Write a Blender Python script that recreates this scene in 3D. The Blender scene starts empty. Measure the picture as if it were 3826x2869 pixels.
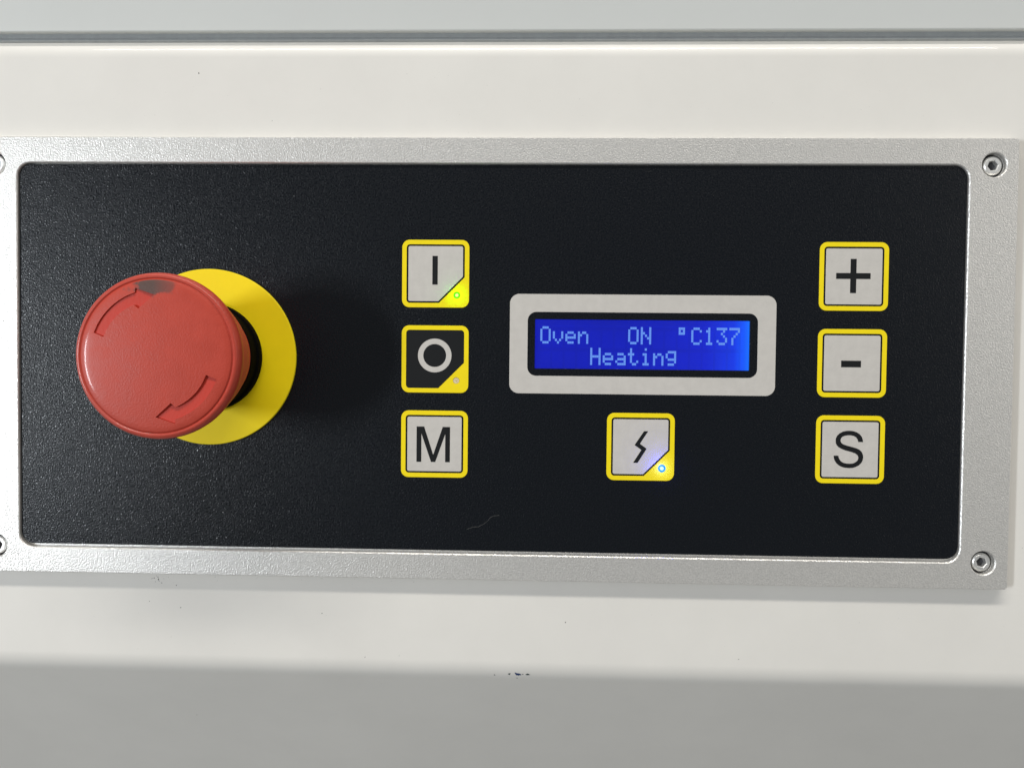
import bpy, bmesh, math, random
from mathutils import Vector, Matrix
from mathutils.geometry import tessellate_polygon

# ------------------------------------------------------------------ scene
# All shapes are written in millimetres on the panel plane:
#   u = right, v = up, w = out of the panel towards the viewer.
#   World: X = u, Y = -w, Z = v, in metres.
S = 0.001
sc = bpy.context.scene
col = sc.collection
def W(u, v, w): return Vector((u*S, -w*S, v*S))

# camera
cam = bpy.data.cameras.new("camera"); camo = bpy.data.objects.new("camera", cam); col.objects.link(camo)
r = Vector((math.radians(-1.57487), math.radians(1.72973), math.radians(0.608253)))
R = Matrix.Rotation(r.length, 3, r.normalized())          # camera axes in (u, v, w)
M = Matrix(((1, 0, 0), (0, 0, -1), (0, 1, 0)))             # (u, v, w) -> world
mw = (M @ R).to_4x4(); mw.translation = W(3.584, 2.991, 220.584)
camo.matrix_world = mw
cam.sensor_fit = 'HORIZONTAL'; cam.sensor_width = 36; cam.lens = 2872.98/3826*36
cam.clip_start = 0.005; cam.clip_end = 50
sc.camera = camo

# room light around the panel: paler ceiling, darker floor
wd = bpy.data.worlds.new("World"); sc.world = wd; wd.use_nodes = True
nt = wd.node_tree; nt.nodes.clear()
wo = nt.nodes.new("ShaderNodeOutputWorld"); bg = nt.nodes.new("ShaderNodeBackground")
tc = nt.nodes.new("ShaderNodeTexCoord"); sx = nt.nodes.new("ShaderNodeSeparateXYZ")
mr = nt.nodes.new("ShaderNodeMapRange"); mr.inputs[1].default_value = -1; mr.inputs[2].default_value = 1
cr = nt.nodes.new("ShaderNodeValToRGB"); cr.color_ramp.interpolation = 'EASE'
cr.color_ramp.elements[0].position = 0.0; cr.color_ramp.elements[0].color = (1.05, 1.04, .98, 1)
cr.color_ramp.elements[1].position = 1.0; cr.color_ramp.elements[1].color = (1.0, 1.05, 1.12, 1)
nt.links.new(tc.outputs['Generated'], sx.inputs[0]); nt.links.new(sx.outputs['Z'], mr.inputs[0])
nt.links.new(mr.outputs[0], cr.inputs[0]); nt.links.new(cr.outputs[0], bg.inputs[0]); nt.links.new(bg.outputs[0], wo.inputs[0])
bg.inputs[1].default_value = 0.22

def area(name, pos, target, sx_, sy_, power, colr, roll=0):
    L = bpy.data.lights.new(name, 'AREA'); L.shape = 'RECTANGLE'; L.size = sx_; L.size_y = sy_
    L.energy = power; L.color = colr
    o = bpy.data.objects.new(name, L); col.objects.link(o)
    d = (target-pos).normalized()
    x = Vector((1, 0, 0)) if abs(d.x) < .7 else Vector((0, 0, 1))
    z = -d; x = (x - z*x.dot(z)).normalized(); y = z.cross(x)
    m = Matrix((x, y, z)).transposed().to_4x4(); m.translation = pos; o.matrix_world = m
    return o
# ceiling tubes above and in front of the panel, a tall narrow window light to its left
area("ceiling_strip", W(0, 2620, 1460), W(0, 0, 0), 3.4, .15, 62.0, (1.0, .96, .89))
for k in (-1, 1):
    area("ceiling_tube", W(40, 1300+k*30, 740-k*53), W(0, 0, 0), .62, .006, 1.4, (1.0, .965, .90))
area("left_tube", W(-1490, -60, 1290), W(0, 0, 0), .42, .14, 18.0, (.89, .945, 1.0))
area("far_right_fill", W(1900, 500, 1500), W(0, 0, 0), 1.1, .5, 4.5, (1.0, .96, .90))  # assumed wide fill, added to brighten the right side of the frame

sc.view_settings.view_transform = 'Standard'; sc.view_settings.look = 'None'
sc.view_settings.exposure = 0; sc.view_settings.gamma = 1

# ------------------------------------------------------------------ helpers
def link(o, parent=None, **props):
    col.objects.link(o)
    if parent: o.parent = parent
    for k, v in props.items(): o[k] = v
    return o
def mesh(name, verts, faces, mats, smooth=None):
    me = bpy.data.meshes.new(name)
    me.from_pydata([tuple(W(*p)) for p in verts], [], faces)
    me.validate(); me.update()
    bm = bmesh.new(); bm.from_mesh(me)
    bmesh.ops.remove_doubles(bm, verts=bm.verts, dist=1e-8)
    bmesh.ops.recalc_face_normals(bm, faces=bm.faces); bm.to_mesh(me); bm.free()
    for m in (mats if isinstance(mats, (list, tuple)) else [mats]): me.materials.append(m)
    if smooth is not None:
        me.shade_smooth(); me.set_sharp_from_angle(angle=math.radians(smooth))
    return me
def obj(name, me, parent=None, at=None, **props):
    o = bpy.data.objects.new(name, me)
    if at is not None: o.location = W(*at)
    return link(o, parent, **props)
def thing(name, label, cat, at=(0, 0, 0)):
    o = bpy.data.objects.new(name, None); o.empty_display_size = .01; o.location = W(*at)
    return link(o, None, label=label, category=cat)

def rrect(x0, x1, y0, y1, rad, n=8, cut=0, cutr=0):
    """rounded rectangle, counter-clockwise, optional diagonal cut of the lower right corner"""
    P = []
    for cx, cy, a0 in ((x1-rad, y1-rad, 0), (x0+rad, y1-rad, 90), (x0+rad, y0+rad, 180)):
        for i in range(n+1):
            a = math.radians(a0+90*i/n); P.append((cx+rad*math.cos(a), cy+rad*math.sin(a)))
    if cut:
        P += [(x1-cut, y0), (x1, y0+cut)]
    else:
        for i in range(n+1):
            a = math.radians(270+90*i/n); P.append((x1-rad+rad*math.cos(a), y0+rad+rad*math.sin(a)))
    return P
def circ(cx, cy, rad, n=32): return [(cx+rad*math.cos(2*math.pi*i/n), cy+rad*math.sin(2*math.pi*i/n)) for i in range(n)]
def inset(P, d):
    """move a counter-clockwise outline inwards by d (negative: outwards)"""
    Q = []; n = len(P)
    for i in range(n):
        a, b, c = Vector(P[i-1]), Vector(P[i]), Vector(P[(i+1) % n])
        e1 = (b-a); e2 = (c-b)
        if e1.length < 1e-7: e1 = e2
        if e2.length < 1e-7: e2 = e1
        e1 = e1.normalized(); e2 = e2.normalized()
        n1 = Vector((-e1.y, e1.x)); n2 = Vector((-e2.y, e2.x))
        m = n1+n2; m = m/max(m.length_squared/2, .25)
        Q.append(tuple(b+m*d))
    return Q
def plate(name, outer, holes, z1, z0, mat, ch=0.0, hch=None, chd=None, smooth=None):
    """solid plate: outline + holes, top at z1 with a chamfer ch, bottom at z0"""
    hch = ch if hch is None else hch
    verts = []; faces = []; tops = []
    for k, P in enumerate([outer]+list(holes)):
        c = ch if k == 0 else hch
        d = c if chd is None else chd
        T = inset(P, c if k == 0 else -c) if c else P
        i0 = len(verts); n = len(P)
        verts += [(x, y, z1) for x, y in T]
        if c: verts += [(x, y, z1-d) for x, y in P]
        verts += [(x, y, z0) for x, y in P]
        rows = 3 if c else 2
        for rr in range(rows-1):
            for i in range(n):
                j = (i+1) % n
                faces.append((i0+rr*n+i, i0+rr*n+j, i0+(rr+1)*n+j, i0+(rr+1)*n+i))
        tops.append((i0, n, T, i0+(rows-1)*n, P))
    for w_ in (0, 1):
        loops = [[Vector((x, y, 0)) for x, y in (t[2] if w_ == 0 else t[4])] for t in tops]
        idx = []
        for t in tops: idx += list(range(t[0] if w_ == 0 else t[3], (t[0] if w_ == 0 else t[3])+t[1]))
        for tri in tessellate_polygon(loops): faces.append(tuple(idx[i] for i in tri))
    return mesh(name, verts, faces, mat, smooth)
def lathe(name, prof, mat, n=96, smooth=35, close=True):
    verts = []; faces = []
    for rr, w in prof:
        verts += [(rr*math.cos(2*math.pi*i/n), rr*math.sin(2*math.pi*i/n), w) for i in range(n)]
    for k in range(len(prof)-1):
        for i in range(n):
            j = (i+1) % n; faces.append((k*n+i, k*n+j, (k+1)*n+j, (k+1)*n+i))
    if prof[0][0] > 0: faces.append(tuple(range(n)))
    if close and prof[-1][0] > 0: faces.append(tuple((len(prof)-1)*n+i for i in range(n)))
    return mesh(name, verts, faces, mat, smooth)
def ribbon(pts, wdt):
    """outline of a stroke of constant width through pts"""
    L = []; Rr = []
    for i, p in enumerate(pts):
        a = Vector(pts[max(i-1, 0)]); b = Vector(pts[min(i+1, len(pts)-1)])
        t = (b-a).normalized(); nrm = Vector((-t.y, t.x))*wdt/2
        L.append(tuple(Vector(p)+nrm)); Rr.append(tuple(Vector(p)-nrm))
    return Rr+L[::-1]
def ccw(P):
    a = sum(P[i-1][0]*P[i][1]-P[i][0]*P[i-1][1] for i in range(len(P)))
    return P if a > 0 else P[::-1]

# ------------------------------------------------------------------ materials
def mat(name, base, rough=.5, metal=0., spec=.5, grain=None, coat=0., crough=.06, mottling=0., mscale=20, rvar=0., glint=None):
    m = bpy.data.materials.new(name); m.use_nodes = True; t = m.node_tree; N = t.nodes; b = N['Principled BSDF']
    b.inputs['Base Color'].default_value = (*base, 1); b.inputs['Roughness'].default_value = rough
    b.inputs['Metallic'].default_value = metal; b.inputs['Specular IOR Level'].default_value = spec
    b.inputs['Coat Weight'].default_value = coat; b.inputs['Coat Roughness'].default_value = crough
    co = N.new('ShaderNodeTexCoord')
    if grain:
        last = None
        for sc_, dist, det in grain:
            nz = N.new('ShaderNodeTexNoise'); nz.inputs['Scale'].default_value = sc_; nz.inputs['Detail'].default_value = det
            t.links.new(co.outputs['Object'], nz.inputs['Vector'])
            bu = N.new('ShaderNodeBump'); bu.inputs['Strength'].default_value = 1; bu.inputs['Distance'].default_value = dist
            t.links.new(nz.outputs['Fac'], bu.inputs['Height'])
            if last: t.links.new(last.outputs[0], bu.inputs['Normal'])
            last = bu
        t.links.new(last.outputs[0], b.inputs['Normal'])
    if glint:      # grain by grain: some grains are polished, some dull
        lo, hi, gs_ = glint
        gz = N.new('ShaderNodeTexNoise'); gz.inputs['Scale'].default_value = gs_; gz.inputs['Detail'].default_value = 1.5
        t.links.new(co.outputs['Object'], gz.inputs['Vector'])
        gp = N.new('ShaderNodeMapRange'); gp.inputs[1].default_value = .48; gp.inputs[2].default_value = .64
        gp.inputs[3].default_value = lo; gp.inputs[4].default_value = hi
        t.links.new(gz.outputs['Fac'], gp.inputs[0]); t.links.new(gp.outputs[0], b.inputs['Roughness'])
    if mottling or rvar:
        nz = N.new('ShaderNodeTexNoise'); nz.inputs['Scale'].default_value = mscale; nz.inputs['Detail'].default_value = 6
        nz.inputs['Roughness'].default_value = .65
        t.links.new(co.outputs['Object'], nz.inputs['Vector'])
        if mottling:
            mp = N.new('ShaderNodeMapRange'); mp.inputs[1].default_value = .3; mp.inputs[2].default_value = .7
            mp.inputs[3].default_value = 1-mottling; mp.inputs[4].default_value = 1+mottling
            t.links.new(nz.outputs['Fac'], mp.inputs[0])
            vm = N.new('ShaderNodeVectorMath'); vm.operation = 'SCALE'; vm.inputs[0].default_value = base
            t.links.new(mp.outputs[0], vm.inputs['Scale']); t.links.new(vm.outputs[0], b.inputs['Base Color'])
        if rvar:
            mp = N.new('ShaderNodeMapRange'); mp.inputs[1].default_value = .3; mp.inputs[2].default_value = .7
            mp.inputs[3].default_value = rough-rvar; mp.inputs[4].default_value = rough+rvar
            t.links.new(nz.outputs['Fac'], mp.inputs[0]); t.links.new(mp.outputs[0], b.inputs['Roughness'])
    return m
def emit(name, colr, st, base=(0, 0, 0), rough=.3):
    m = mat(name, base, rough); b = m.node_tree.nodes['Principled BSDF']
    b.inputs['Emission Color'].default_value = (*colr, 1); b.inputs['Emission Strength'].default_value = st
    return m
PAINT = mat('white_powder_coat', (.79, .768, .722), .42, grain=[(350, .00001, 2), (60, .00002, 1)], coat=.2, crough=.04, mottling=.03, mscale=24)
DOORP = mat('grey_door_paint', (.62, .635, .62), .38, grain=[(300, .00003, 2)], mottling=.02, mscale=12)
SEALM = mat('door_seal_rubber', (.30, .32, .33), .6, mottling=.08, mscale=400)
ALU = mat('bead_blasted_aluminium', (.76, .745, .715), .40, metal=.64, grain=[(2500, .00013, 1)], mottling=.15, mscale=2200, glint=(.42, .30, 2500))
BLACK = mat('black_textured_film', (.0024, .0040, .0068), .27, spec=.31, grain=[(2300, .00013, 1)], glint=(.37, .17, 2100))
INK = mat('black_ink', (.008, .009, .010), .45, spec=.3)
YEL = mat('yellow_print', (.95, .745, .006), .5, spec=.3, grain=[(1500, .00002, 2)], mottling=.03, mscale=250)
YELP = mat('yellow_plastic', (.96, .755, .004), .5, spec=.3, grain=[(1500, .00002, 2)], mottling=.03, mscale=120)
SILV = mat('silver_grey_print', (.595, .568, .53), .45, grain=[(1700, .00003, 2)], mottling=.05, mscale=350)
BLKP = mat('black_plastic', (.003, .003, .003), .7, spec=.03, grain=[(1200, .00002, 2)])
CHROME = mat('zinc_steel', (.93, .93, .91), .38, metal=.85, rvar=.06, mscale=900)
DARKH = mat('socket_steel', (.65, .66, .68), .25, metal=1)
RED = mat('red_plastic', (.50, .054, .030), .48, spec=.38, coat=.22, crough=.12, grain=[(2400, .00006, 1)], mottling=.06, mscale=220, rvar=.05)
REDARROW = mat('red_recess', (.56, .042, .022), .45, spec=.35, grain=[(1500, .00003, 2)])  # weaker glare on the arrow floors painted in as a deeper red
REDBODY = mat('red_orange_plastic', (.62, .085, .05), .6, spec=.2, grain=[(1500, .00003, 2)])
DUSTM = mat('dark_dust', (.05, .045, .04), .8)
CHIPM = mat('blue_primer', (.015, .04, .14), .6)
CHIPG = mat('grey_green_primer', (.05, .07, .07), .6)
LINT = mat('pale_fibre', (.11, .11, .106), .7)

# worn grey smear on the mushroom head, beside the arrow
def smear(m):
    t = m.node_tree; N = t.nodes; b = N['Principled BSDF']; src = b.inputs['Base Color'].links[0].from_socket
    co = N.new('ShaderNodeTexCoord'); nz = N.new('ShaderNodeTexNoise'); nz.inputs['Scale'].default_value = 330; nz.inputs['Detail'].default_value = 6
    t.links.new(co.outputs['Object'], nz.inputs['Vector'])
    sep = N.new('ShaderNodeSeparateXYZ'); t.links.new(co.outputs['Object'], sep.inputs[0])
    def math_(op, a, b_=None, c=None, clamp=False):
        n = N.new('ShaderNodeMath'); n.operation = op; n.use_clamp = clamp
        for i, q in enumerate((a, b_, c)):
            if q is None: continue
            if isinstance(q, (int, float)): n.inputs[i].default_value = q
            else: t.links.new(q, n.inputs[i])
        return n.outputs[0]
    x = math_('DIVIDE', math_('SUBTRACT', sep.outputs['X'], -.0008), .0056)
    z = math_('DIVIDE', math_('SUBTRACT', sep.outputs['Z'], .0180), .0028)
    d = math_('SQRT', math_('ADD', math_('MULTIPLY', x, x), math_('MULTIPLY', z, z)))
    d = math_('ADD', d, math_('MULTIPLY', math_('SUBTRACT', nz.outputs['Fac'], .5), 1.9))
    mask = math_('MULTIPLY', math_('SUBTRACT', 1.12, d), 3.2, clamp=True)
    rr = math_('SQRT', math_('ADD', math_('MULTIPLY', sep.outputs['X'], sep.outputs['X']), math_('MULTIPLY', sep.outputs['Z'], sep.outputs['Z'])))
    mask = math_('MULTIPLY', mask, math_('MULTIPLY', math_('SUBTRACT', .0190, rr), 6000, clamp=True))
    fade = math_('SUBTRACT', 1.0, math_('MULTIPLY', math_('ADD', sep.outputs['X'], .0005), 150, clamp=True))
    mask = math_('MULTIPLY', mask, math_('ADD', math_('MULTIPLY', fade, .5), .42))
    mx = N.new('ShaderNodeMix'); mx.data_type = 'RGBA'
    t.links.new(mask, mx.inputs['Factor']); t.links.new(src, mx.inputs[6]); mx.inputs[7].default_value = (.075, .062, .053, 1)
    t.links.new(mx.outputs[2], b.inputs['Base Color'])
smear(RED)

# ------------------------------------------------------------------ cabinet front (the white painted metal sheet)
WALL = -2.2
prof = [(75-150, WALL)]
prof = []
v0 = 90.4
for i in range(0, 13):            # eased upper edge
    a = math.radians(25*i/12); prof.append((v0+8*math.sin(a), WALL-8*(1-math.cos(a))))
vb, wb = prof[-1]
for i in range(1, 13):
    a = math.radians(25+65*i/12)
    prof.append((vb+1.5*(math.sin(a)-math.sin(math.radians(25))), wb-1.5*(math.cos(math.radians(25))-math.cos(a))))
prof.append((prof[-1][0], -30))
prof = prof[::-1]
vs = -84.2
for i in range(0, 17):            # rounded bend at the bottom, then the face that runs back underneath
    a = math.radians(36*i/16); prof.append((vs-11*math.sin(a), WALL-11*(1-math.cos(a))))
vb, wb = prof[-1]; a = math.radians(36)
prof.append((vb-260*math.cos(a), wb-260*math.sin(a)))
us = [-700, 700]
verts = [(u, v, w) for v, w in prof for u in us]
faces = [(2*i, 2*i+1, 2*i+3, 2*i+2) for i in range(len(prof)-1)]
me = mesh('cabinet_front', verts, faces, PAINT, 40)
if me.polygons[len(me.polygons)//2].normal.y > 0: me.flip_normals()
cabinet = obj('cabinet_front', me, None, kind='structure')

# paint chips on the bend, and specks of dirt on the paint
rnd = random.Random(5)
def bendpt(u, v):
    """w of the sheet at height v"""
    if v > vs: return WALL
    for i in range(len(prof)-1):
        if prof[i][0] >= v >= prof[i+1][0]:
            f = (prof[i][0]-v)/max(prof[i][0]-prof[i+1][0], 1e-9); return prof[i][1]+f*(prof[i+1][1]-prof[i][1])
    return WALL
def flake(P, cu, cv, m, lift=.03):
    vv = [(cu+x, cv+y, bendpt(0, cv+y)+lift) for x, y in P]; n = len(vv)
    vv += [(a_, b_, c_-.08) for a_, b_, c_ in vv]
    return mesh('flake', vv, [tuple(range(n)), tuple(range(n, 2*n))]+[(i, (i+1) % n, n+(i+1) % n, n+i) for i in range(n)], m)
def img(px, py, w=WALL):   # only used once here: places measured dirt on the sheet
    d = R @ Vector(((px-1913)/2872.98, (1434.5-py)/2872.98, -1)); k = (w-220.584)/d.z
    return 3.584+d.x*k, 2.991+d.y*k
def chip(px, py, pts, m, name='paint_chip', w=WALL-.35):
    c = img(px, py, w); P = [(x/7.373/13.0, -y/7.373/13.0) for x, y in pts]
    obj(name, flake(ccw(P), c[0], c[1], m, .05), cabinet)
chip(1800+995/7.373, 2450+515/7.373, [(-95,-50),(-70,-52),(-30,-30),(20,-28),(70,-12),(92,22),(92,32),(45,30),(25,50),(5,38),(-45,38),(-65,10),(-80,-25)], CHIPM)
chip(1800+755/7.373, 2450+510/7.373, [(-40,-10),(0,-22),(40,-28),(20,0),(22,30),(5,28),(-25,10)], CHIPG)
chip(1800+1265/7.373, 2450+522/7.373, [(-68,4),(-30,-18),(-5,-30),(20,-20),(50,0),(78,14),(50,12),(20,22),(-5,30),(-35,20)], CHIPG)
chip(1800+1125/7.373, 2450+516/7.373, [(-30,2),(0,-10),(28,-6),(20,6),(-10,10)], CHIPG)
chip(1800+350/7.373, 2450+545/7.373, [(-20,-12),(5,-14),(22,8),(5,14),(-10,6)], CHIPG)
chip(1800+970/7.373, 2450+648/7.373, [(-20,-5),(10,-9),(22,2),(0,10),(-16,8)], CHIPG)
vv = []; ff = []
spots = [(-95.0,86.0,.3),(-73.5,72.3,.2),(-59.3,81.4,.1),(-34.3,85.7,.12),(15.4,78.6,.1),(-101.9,-63.8,.2),(-100.6,-70.4,.2),(-110.0,-68.7,.16),
 (-58.4,-71.3,.24),(-103.5,-79.2,.12),(-45.6,-84.0,.18),(-35.5,-83.4,.13),(-103.0,-110.1,.2),(-7.4,-88.7,.12),(13.2,-72.5,.24),(63.5,-82.3,.24),(97.8,-70.8,.12),(143.3,-48.4,.2),(109.0,-69.4,.1)]
for x, y, s in ((4,-1,.35),(10,-8,.22),(3,3,.22),(14,0,.12),(-2,-6,.15),(-8,0,.3),(0,5,.12),(5,-4,.2),(-4,1,.2)):
    spots.append((-107.9+x*.16, -61.9+y*.16, s))
for i in range(26): spots.append((-105+rnd.random()*75, -60.9-abs(rnd.gauss(0, .9)), .05+.06*rnd.random()))
for i in range(150): spots.append((rnd.uniform(-155, 145), rnd.choice((rnd.uniform(64, 90), rnd.uniform(-112, -61))), .035+.04*rnd.random()))
for u, v, s in spots:
    n = 7; th = rnd.random()*math.pi; el = rnd.uniform(.25, .8); i0 = len(vv)
    for k in range(n):
        a = 2*math.pi*k/n; q = rnd.uniform(.6, 1.1); x = q*s*math.cos(a); y = q*s*el*math.sin(a)
        U = u+x*math.cos(th)-y*math.sin(th); V = v+x*math.sin(th)+y*math.cos(th); vv.append((U, V, bendpt(U, V)+.012))
    vv.append((u, v, bendpt(u, v)+.05)); ff += [(i0+k, i0+(k+1) % n, i0+n) for k in range(n)]
obj('dirt_specks', mesh('dirt_specks', vv, ff, DUSTM), cabinet, kind='stuff')

# ------------------------------------------------------------------ oven door above the gap
door = thing('oven_door', 'light grey painted metal door whose lower edge runs along the top above a dark gap', 'oven door', (0, 97, 0))
pr = [(200, -6)]
for i in range(0, 9):
    a = math.radians(90*i/8); pr.append((3.1-.5*math.sin(a), -6-.5*(1-math.cos(a))))
pr.append((2.6, -14))
verts = [(u, v, w) for v, w in pr for u in us]; n = len(pr)
me = mesh('door_skin', verts, [(2*i, 2*i+1, 2*i+3, 2*i+2) for i in range(n-1)], DOORP, 50)
if me.polygons[0].normal.y > 0: me.flip_normals()
obj('door_skin', me, door)
def strip(name, pts, m, par):
    vv = [(u, v, w) for v, w in pts for u in us]
    me = mesh(name, vv, [(2*i, 2*i+1, 2*i+3, 2*i+2) for i in range(len(pts)-1)], m, 40)
    obj(name, me, par)
strip('door_seal', [(2.7, -9), (2.6, -7.6), (1.4, -7.5), (1.25, -7.7), (1.15, -7.7), (.55, -7.3), (.3, -7.5), (.2, -8.3)], SEALM, door)
strip('frame_strip', [(95.4, -8.3), (98.5, -8.2)], PAINT, cabinet)

# ------------------------------------------------------------------ control panel
PC = (-11.5, 3.6, 0)
panel = thing('control_panel', 'black oven control panel in a matt aluminium frame with yellow edged keys and blue display', 'control panel', PC)
def off(P): return [(x-PC[0], y-PC[1]) for x, y in P]
FH = .8
screws = [(130.9, 59.4), (130.7, -52.2), (-153.9, 59.1), (-154.3, -52.1)]
fo = rrect(-160.6, 137.65, -59.70, 66.85, .9, 4)
fwin = rrect(-147.13, 124.15, -52.27, 59.45, 4.0, 10)
obj('frame', plate('frame', off(fo), [off(fwin)]+[off(circ(x, y, 3.35, 40)) for x, y in screws], FH, WALL+.02, ALU, .22, .27), panel)
# metal floor under the film
obj('backing_plate', plate('backing_plate', off(rrect(-160.0, 137.0, -59.1, 66.2, .5, 3)), [off(circ(x, y, 3.3, 32)) for x, y in screws], -.85, WALL+.3, ALU), panel)
SCR = (3.42, 64.42, 1.42, 15.50)
film = plate('label_film', off(rrect(-146.95, 123.95, -51.45, 59.25, 3.6, 10)), [off(rrect(*SCR, .15, 3))], 0.0, -.86, BLACK, .05)
obj('label_film', film, panel)

# screws
hexo = [(1.45*math.cos(math.radians(60*i+20)), 1.45*math.sin(math.radians(60*i+20))) for i in range(6)]
head = plate('screw', circ(0, 0, 2.62, 40), [hexo[::1]], .3, -1.9, CHROME, .42, .18, smooth=20)
hole_shade = plate('hole_shade', circ(0, 0, 3.3, 32), [], -1.3, -1.7, mat('dark_hole_shade', (.05, .05, .055), .5, metal=.3))  # dark disc added for the shade in the gap round each screw head
sock = lathe('hex_socket', [(0, -1.9), (.5, -1.75), (1.2, -1.35), (1.5, -1.35), (1.5, -1.6)], DARKH, 24, 40)
for i, (x, y) in enumerate(screws):
    s = obj('screw', head, panel, (x-PC[0], y-PC[1], -.25))
    s.rotation_euler = (0, .35*i+.2, 0)
    obj('hex_socket', sock, s); obj('hole_shade', hole_shade, s)

# keys ---------------------------------------------------------------
KS = 19.3
border = plate('key', rrect(-KS/2, KS/2, -KS/2, KS/2, 2.15, 8), [rrect(-8.35, 8.35, -8.35, 8.35, .95, 5)], .10, -.02, YEL, .05)
borderc = plate('key', rrect(-KS/2, KS/2, -KS/2, KS/2, 2.15, 8), [rrect(-8.35, 8.35, -8.35, 8.35, .95, 5, 7.35), circ(6.15, -6.1, .92, 24)], .10, -.02, YEL, .05)
facep = plate('key_face', rrect(-7.86, 7.86, -7.86, 7.86, .5, 4), [], .09, -.02, SILV, .04)
facec = plate('key_face', rrect(-7.86, 7.86, -7.86, 7.86, .5, 4, 7.05), [], .09, -.02, SILV, .04)
faceb = plate('key_face', rrect(-8.3, 8.3, -8.3, 8.3, .9, 4, 7.3), [], .03, -.02, INK, 0)
def zpoly(pts, cx, cy, s): return ccw([((x-cx)/s, -(y-cy)/s) for x, y in pts])
# symbols
def bar(x0, x1, y0, y1): return [(x0, y0), (x1, y0), (x1, y1), (x0, y1)]
symI = plate('symbol', bar(-.93, .60, -3.1, 5.08), [], .13, .08, INK)
symO = plate('symbol', circ(-.1, 1.05, 4.84, 64), [circ(-.1, 1.05, 3.30, 64)], .06, .02, SILV)
symM = plate('symbol', zpoly([(270,1390),(270,1052),(342,1052),(430,1322),(520,1054),(590,1054),(590,1390),(545,1390),(545,1120),(450,1390),(410,1390),(316,1118),(316,1390)], 441, 1219, 33.1), [], .13, .08, INK)
symL = plate('symbol', zpoly([(975,520),(1047,520),(903,745),(1024,832),(868,1085),(788,1085),(932,855),(810,768)], 916, 801, 62.3), [], .13, .08, INK)
a, b = .83, 4.8
plus = [(-b,-a),(-a,-a),(-a,-b),(a,-b),(a,-a),(b,-a),(b,a),(a,a),(a,b),(-a,b),(-a,a),(-b,a)]
symP = plate('symbol', [(x-.18, y+.15) for x, y in plus], [], .13, .08, INK)
symN = plate('symbol', bar(-3.05, 2.5, -1.1, .75), [], .13, .08, INK)
So = [(1210,553),(1195,460),(1155,365),(1085,285),(1000,232),(910,195),(800,178),(740,174),(640,180),(520,208),(410,270),(330,350),(292,430),(282,510),(290,600),(322,670),(380,735),(480,792),(620,848),(740,876),(870,914),(960,950),(1030,1005),(1058,1060),(1060,1130),(1035,1190),(970,1250),(880,1293),(780,1303),(650,1297),(550,1270),(470,1218),(415,1145),(392,1075),(385,1032),
      (227,1032),(235,1110),(262,1195),(320,1285),(400,1358),(500,1412),(610,1440),(740,1450),(870,1445),(970,1415),(1080,1355),(1165,1270),(1210,1180),(1225,1080),(1210,980),(1165,890),(1095,823),(1010,780),(900,745),(760,708),(640,678),(540,640),(480,598),(452,540),(448,490),(465,430),(515,378),(590,345),(690,328),(800,328),(900,352),(970,395),(1020,460),(1050,553)]
symS = plate('symbol', zpoly(So, 779, 822, 120.5), [], .13, .08, INK)

# the indicator lights under the film
LEDG = emit('green_light', (.13, .95, .0), 1.0); LEDGC = emit('green_light_core', (.75, 1.0, .25), 1.3)
LEDB = emit('blue_light', (.03, .42, 1.0), 1.0); LEDBC = emit('blue_light_core', (.65, .95, 1.0), 1.1)
LEDO = mat('unlit_light_lens', (.72, .60, .36), .35, mottling=.2, mscale=1500)
def led(parent, kind):
    m, c = {'g': (LEDG, LEDGC), 'b': (LEDB, LEDBC), 'o': (LEDO, LEDO)}[kind]
    k_ = 1.3 if kind == 'b' else 1.12 if kind == 'g' else 1.0      # lit lenses widened and raised to imitate the bloom of their glow
    o = obj('indicator_light', lathe('indicator_light', [(0, .0+(k_ > 1)*.12), (.5*k_, -.02+(k_ > 1)*.11), (.86*k_, -.03+(k_ > 1)*.10), (.88*k_, -.1+(k_ > 1)*.12)], m, 24, 50), parent, (6.15, -6.1, .05))
    if kind != 'o':
        obj('light_core', lathe('light_core', [(0, .19), (.34*k_, .17), (.44*k_, .10)], c, 16, 60), parent, (6.15, -6.1, .04))
        L = bpy.data.lights.new('indicator_glow', 'POINT'); L.shadow_soft_size = .0006
        L.energy = {'g': .0004, 'b': .0021}[kind]; L.color = {'g': (.12, 1, .0), 'b': (.05, .07, 1)}[kind]
        lo = bpy.data.objects.new('indicator_glow', L); lo.location = W(6.15, -6.1, 1.3 if kind == 'g' else 1.7); col.objects.link(lo); lo.parent = parent
    else:
        obj('lens_mark', plate('lens_mark', [(-.25, -.02), (.22, -.14), (.27, -.05), (-.2, .08)], [], .0, -.03, mat('lens_wire', (.2, .14, .06), .5)), parent, (6.15, -6.1, .06))
KEYS = [((-25.27, 28.24), borderc, facec, symI, 'g', 'grey key with a black upright bar, top of the left column'),
        ((-25.27, 3.78), borderc, faceb, symO, 'o', 'black key with a grey ring, middle of the left column'),
        ((-25.27, -20.68), border, facep, symM, None, 'grey key with the black letter M, bottom of the left column'),
        ((33.94, -20.69), borderc, facec, symL, 'b', 'grey key with a black lightning flash, below the display'),
        ((93.16, 28.24), border, facep, symP, None, 'grey key with a black plus sign, top of the right column'),
        ((93.16, 3.78), border, facep, symN, None, 'grey key with a black minus sign, middle of the right column'),
        ((93.16, -20.68), border, facep, symS, None, 'grey key with the black letter S, bottom of the right column')]
for (x, y), bm_, fm, sm, lk, lab in KEYS:
    k = obj('key', bm_, panel, (x-PC[0], y-PC[1], 0), label=lab)
    obj('key_face', fm, k); obj('symbol', sm, k)
    if lk: led(k, lk)

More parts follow.
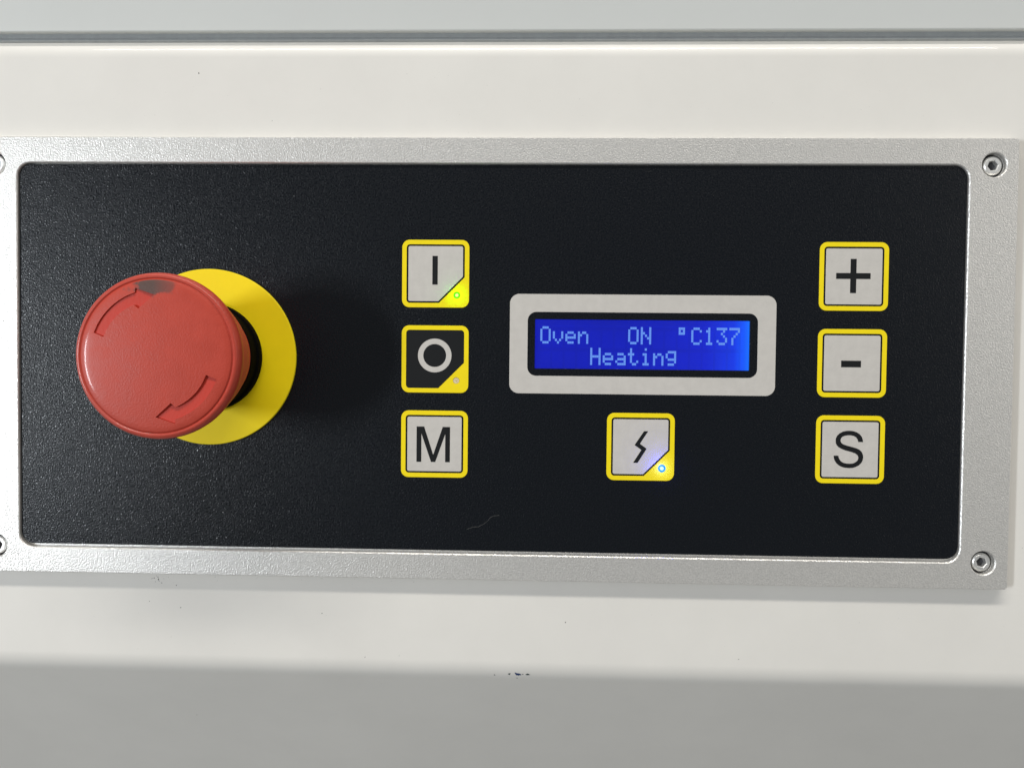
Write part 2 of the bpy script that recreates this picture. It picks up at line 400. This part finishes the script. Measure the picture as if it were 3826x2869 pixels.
# display --------------------------------------------------------------
DX, DY = 33.9, 8.47
dsp = obj('display', plate('display', [(x-DX, y-DY) for x, y in rrect(-3.84, 71.72, -5.735, 22.67, 2.7, 10)],
      [[(x-DX, y-DY) for x, y in rrect(1.29, 66.61, -.68, 17.58, 2.5, 10)]], .05, -.02, SILV, .02), panel, (DX-PC[0], DY-PC[1], 0),
      label='blue text display in a light grey rounded surround')
# lit liquid crystal: brighter towards the backlight at its right end
def screenmat():
    m = bpy.data.materials.new('blue_screen'); m.use_nodes = True; t = m.node_tree; N = t.nodes; b = N['Principled BSDF']
    b.inputs['Base Color'].default_value = (.0, .004, .03, 1); b.inputs['Roughness'].default_value = .35
    co = N.new('ShaderNodeTexCoord'); sp = N.new('ShaderNodeSeparateXYZ'); t.links.new(co.outputs['Object'], sp.inputs[0])
    mp = N.new('ShaderNodeMapRange'); mp.inputs[1].default_value = -.0305; mp.inputs[2].default_value = .0305
    t.links.new(sp.outputs['X'], mp.inputs[0])
    cr = N.new('ShaderNodeValToRGB'); e = cr.color_ramp.elements
    e[0].position = 0; e[0].color = (.0, .005, .41, 1)
    e[1].position = 1; e[1].color = (.005, .16, 1.0, 1)
    for p, c in ((.45, (.0, .006, .42, 1)), (.8, (.003, .012, .52, 1)), (.93, (.004, .035, .72, 1)), (.975, (.004, .09, .95, 1))):
        q = e.new(p); q.color = c
    t.links.new(mp.outputs[0], cr.inputs[0])
    nz = N.new('ShaderNodeTexNoise'); nz.inputs['Scale'].default_value = 90; t.links.new(co.outputs['Object'], nz.inputs['Vector'])
    m2 = N.new('ShaderNodeMapRange'); m2.inputs[3].default_value = .85; m2.inputs[4].default_value = 1.15; t.links.new(nz.outputs['Fac'], m2.inputs[0])
    def mth(op, a, c=None):
        n = N.new('ShaderNodeMath'); n.operation = op
        for i, q in enumerate((a, c)):
            if q is None: continue
            if isinstance(q, (int, float)): n.inputs[i].default_value = q
            else: t.links.new(q, n.inputs[i])
        return n.outputs[0]
    # unlit character cells show very faintly: 16 columns, two rows
    cx = mth('LESS_THAN', mth('FRACT', mth('DIVIDE', mth('ADD', sp.outputs['X'], .02909+.003578), .003578+.0)), .84)
    cz = mth('LESS_THAN', mth('FRACT', mth('DIVIDE', mth('ADD', sp.outputs['Z'], .0071), .00603)), .83)
    lim = mth('MULTIPLY', mth('LESS_THAN', mth('ABSOLUTE', sp.outputs['X']), .0289), mth('LESS_THAN', mth('ABSOLUTE', mth('ADD', sp.outputs['Z'], .0008)), .0062))
    cell = mth('ADD', mth('MULTIPLY', mth('MULTIPLY', cx, cz), mth('MULTIPLY', lim, .09)), 1.0)
    t.links.new(cr.outputs[0], b.inputs['Emission Color']); t.links.new(mth('MULTIPLY', m2.outputs[0], cell), b.inputs['Emission Strength'])
    return m
def deep(x, y, w=-.70):   # measured on the film plane, standing deeper
    k = (220.584-w)/220.584; return 3.584+(x-3.584)*k, 2.991+(y-2.991)*k
s0 = deep(SCR[0], SCR[2]); s1 = deep(SCR[1], SCR[3])
obj('screen', plate('screen', rrect(s0[0]-DX-.4, s1[0]-DX+.4, s0[1]-DY-.4, s1[1]-DY+.4, .1, 2), [], -.74, -.84, screenmat()), dsp)
TXT = emit('lit_character', (.13, .30, .86), 1.0)
F = {'O': ["01110","10001","10001","10001","10001","10001","01110"],
     'v': ["00000","00000","10001","10001","10001","01010","00100"],
     'e': ["00000","00000","01110","10001","11111","10000","01110"],
     'n': ["00000","00000","10110","11001","10001","10001","10001"],
     'N': ["10001","10001","11001","10101","10011","10001","10001"],
     '°': ["11100","10100","11100","00000","00000","00000","00000"],
     'C': ["01110","10001","10000","10000","10000","10001","01110"],
     '1': ["00100","01100","00100","00100","00100","00100","01110"],
     '3': ["11111","00010","00100","00010","00001","10001","01110"],
     '7': ["11111","00001","00010","00100","01000","01000","01000"],
     'H': ["10001","10001","10001","11111","10001","10001","10001"],
     'a': ["00000","00000","01110","00001","01111","10001","01111"],
     't': ["01000","01000","11100","01000","01000","01001","00110"],
     'i': ["00100","00000","01100","00100","00100","00100","01110"],
     'g': ["00000","01111","10001","10001","01111","00001","01110"]}
F['g'] = ["00000","01111","10001","10001","01111","00001","01110"]
GX, GY = .598, .705
glyph = {}
def char(ch):
    if ch not in glyph:
        vv = []; ff = []
        for r_, row in enumerate(F[ch]):
            for c_, q in enumerate(row):
                if q == '1':
                    x0 = c_*GX+.015; x1 = (c_+1)*GX-.015; y1 = -r_*GY-.015; y0 = -(r_+1)*GY+.015; i0 = len(vv)
                    vv += [(x0, y0, 0), (x1, y0, 0), (x1, y1, 0), (x0, y1, 0), (x0, y0, -.03), (x1, y0, -.03), (x1, y1, -.03), (x0, y1, -.03)]
                    ff += [(i0, i0+1, i0+2, i0+3), (i0, i0+4, i0+5, i0+1), (i0+1, i0+5, i0+6, i0+2), (i0+2, i0+6, i0+7, i0+3), (i0+3, i0+7, i0+4, i0)]
        glyph[ch] = mesh('character', vv, ff, TXT)
    return glyph[ch]
for row, text in enumerate(("Oven   ON  °C137", "    Heating     ")):
    for i, ch in enumerate(text):
        if ch == ' ': continue
        x, y = deep(4.92+i*3.578, 13.50-row*6.02)
        obj('character', char(ch), dsp, (x-DX, y-DY, -.70))
# clear window over the screen
gl = bpy.data.materials.new('clear_window'); gl.use_nodes = True; t = gl.node_tree; t.nodes.clear()
o_ = t.nodes.new('ShaderNodeOutputMaterial'); mx = t.nodes.new('ShaderNodeMixShader'); tr = t.nodes.new('ShaderNodeBsdfTransparent')
gs = t.nodes.new('ShaderNodeBsdfGlossy'); gs.inputs['Roughness'].default_value = .08; fr = t.nodes.new('ShaderNodeFresnel'); fr.inputs[0].default_value = 1.25
t.links.new(fr.outputs[0], mx.inputs[0]); t.links.new(tr.outputs[0], mx.inputs[1]); t.links.new(gs.outputs[0], mx.inputs[2]); t.links.new(mx.outputs[0], o_.inputs[0])
x0, x1, y0, y1 = SCR
obj('window', mesh('window', [(x0-DX+.01, y0-DY+.01, -.1), (x1-DX-.01, y0-DY+.01, -.1), (x1-DX-.01, y1-DY-.01, -.1), (x0-DX+.01, y1-DY-.01, -.1)], [(0, 1, 2, 3)], gl), dsp)

# ------------------------------------------------------------------ emergency stop button
EC = (-90.8, 3.75, 0)
stop = thing('emergency_stop_button', 'big red mushroom push button with two turning arrows on a round yellow plate', 'stop button', EC)
obj('legend_plate', lathe('legend_plate', [(15, .8), (25.2, .8), (25.35, .68), (25.35, .02)], YELP, 160, 30), stop)
obj('collar', lathe('collar', [(15.2, 3.3), (15.5, 3.15), (15.6, 2.8), (15.6, .7)], BLKP, 96, 30), stop)
obj('neck_ring', lathe('neck_ring', [(14.5, 7.5), (14.9, 7.3), (15.0, 3.2)], BLKP, 96, 30), stop)
prof_h = [(0, 33.1), (3, 33.08), (6, 33.0), (9, 32.88), (12, 32.72), (14, 32.58), (16, 32.42), (17.5, 32.27), (18.6, 32.12), (18.95, 31.98), (19.12, 31.72), (19.25, 31.62), (19.4, 31.7),
          (19.6, 31.86), (19.9, 31.88), (20.25, 31.72), (20.55, 31.4), (20.75, 30.9), (20.85, 30.2), (20.85, 29.3), (20.7, 28.3), (20.4, 27.6), (19.9, 27.1), (19.5, 26.9)]
hm = lathe('mushroom_head', prof_h, RED, 160, 45)
def arrow(rot):
    def P(rr, a): a = math.radians(a+rot); return (rr*math.cos(a), rr*math.sin(a))
    ro, ri = 16.45, 13.65
    L = [P(ro, 160-52*i/20) for i in range(21)]
    L += [P(17.55, 106.5), P(15.2, 90.5), P(12.35, 109), P(12.9, 111)]
    L += [P(ri, 112.5+48*i/20) for i in range(21)]
    return ccw(L)
tmp = []
ho = bpy.data.objects.new('mushroom_head', hm); col.objects.link(ho)
for rot in (0, 180):
    c = bpy.data.objects.new('cutter', plate('cutter', arrow(rot), [], 36, 31.95, RED)); col.objects.link(c); tmp.append(c)
    md = ho.modifiers.new('cut', 'BOOLEAN'); md.operation = 'DIFFERENCE'; md.object = c; md.solver = 'EXACT'
dg = bpy.context.evaluated_depsgraph_get(); dg.update()
nm = bpy.data.meshes.new_from_object(ho.evaluated_get(dg))
ho.modifiers.clear()
for c in tmp: bpy.data.objects.remove(c)
ho.data = nm; nm.name = 'mushroom_head'; nm.shade_smooth(); nm.set_sharp_from_angle(angle=math.radians(30))
ho.parent = stop
for rot in (0, 180):
    obj('arrow', plate('arrow', inset(arrow(rot), .05), [], 32.0, 31.85, REDARROW), ho)
obj('skirt', lathe('skirt', [(19.5, 27.0), (19.3, 26.4), (19.1, 24.5), (18.4, 20), (17.0, 15), (15.4, 10.5), (14.75, 8.4), (14.6, 7.4)], REDBODY, 96, 40), stop)

# pale dust grains on the film
vv = []; ff = []
grains = [(48.0, 29.8), (10.2, 26.5), (-95, 38), (-74.5, 31.8), (88, 45), (-112, 55), (36, -8), (118, -30), (-3, -33), (75, -38)]
grains += [(rnd.uniform(-140, 120), rnd.uniform(-50, 57)) for i in range(70)]
for k_, (u, v) in enumerate(grains):
    if math.hypot(u+90.8, v-3.75) < 26: continue
    s_ = rnd.uniform(.07, .11) if k_ < 10 else rnd.uniform(.03, .055); i0 = len(vv); th = rnd.random()*6
    for k in range(5):
        a = 2*math.pi*k/5; x = s_*math.cos(a)*rnd.uniform(.7, 1.2); y = s_*.45*math.sin(a)
        vv.append((u+x*math.cos(th)-y*math.sin(th)-PC[0], v+x*math.sin(th)+y*math.cos(th)-PC[1], .11))
    vv.append((u-PC[0], v-PC[1], .16)); ff += [(i0+k, i0+(k+1) % 5, i0+5) for k in range(5)]
obj('pale_dust', mesh('pale_dust', vv, ff, LINT), panel, kind='stuff')

# ------------------------------------------------------------------ a stray fibre lying on the film
pts = [(-15.6, -45.2), (-14.0, -44.6), (-12.4, -44.4), (-11.0, -43.7), (-9.8, -42.8), (-8.8, -41.7), (-7.6, -41.2), (-6.0, -41.0)]
vv = []; ff = []
sm_ = []
for i in range(len(pts)-1):
    for k in range(4):
        f = k/4; p0 = Vector(pts[max(i-1, 0)]); p1 = Vector(pts[i]); p2 = Vector(pts[i+1]); p3 = Vector(pts[min(i+2, len(pts)-1)])
        sm_.append(.5*((2*p1)+(p2-p0)*f+(2*p0-5*p1+4*p2-p3)*f*f+(3*p1-p0-3*p2+p3)*f**3))
for i, p in enumerate(sm_):
    tq = (sm_[min(i+1, len(sm_)-1)]-sm_[max(i-1, 0)]).normalized(); nq = Vector((-tq.y, tq.x))
    for k in range(4):
        a = math.pi/2*k; rr = .034
        q = p+nq*rr*math.cos(a); vv.append((q.x+11, q.y+43, .035+rr*math.sin(a)))
    if i:
        b0 = 4*(i-1)
        ff += [(b0+k, b0+(k+1) % 4, b0+4+(k+1) % 4, b0+4+k) for k in range(4)]
obj('stray_fibre', mesh('stray_fibre', vv, ff, LINT, 60), None, (-11, -43, 0), label='thin pale curved fibre lying on the black film below the left keys', category='fibre')
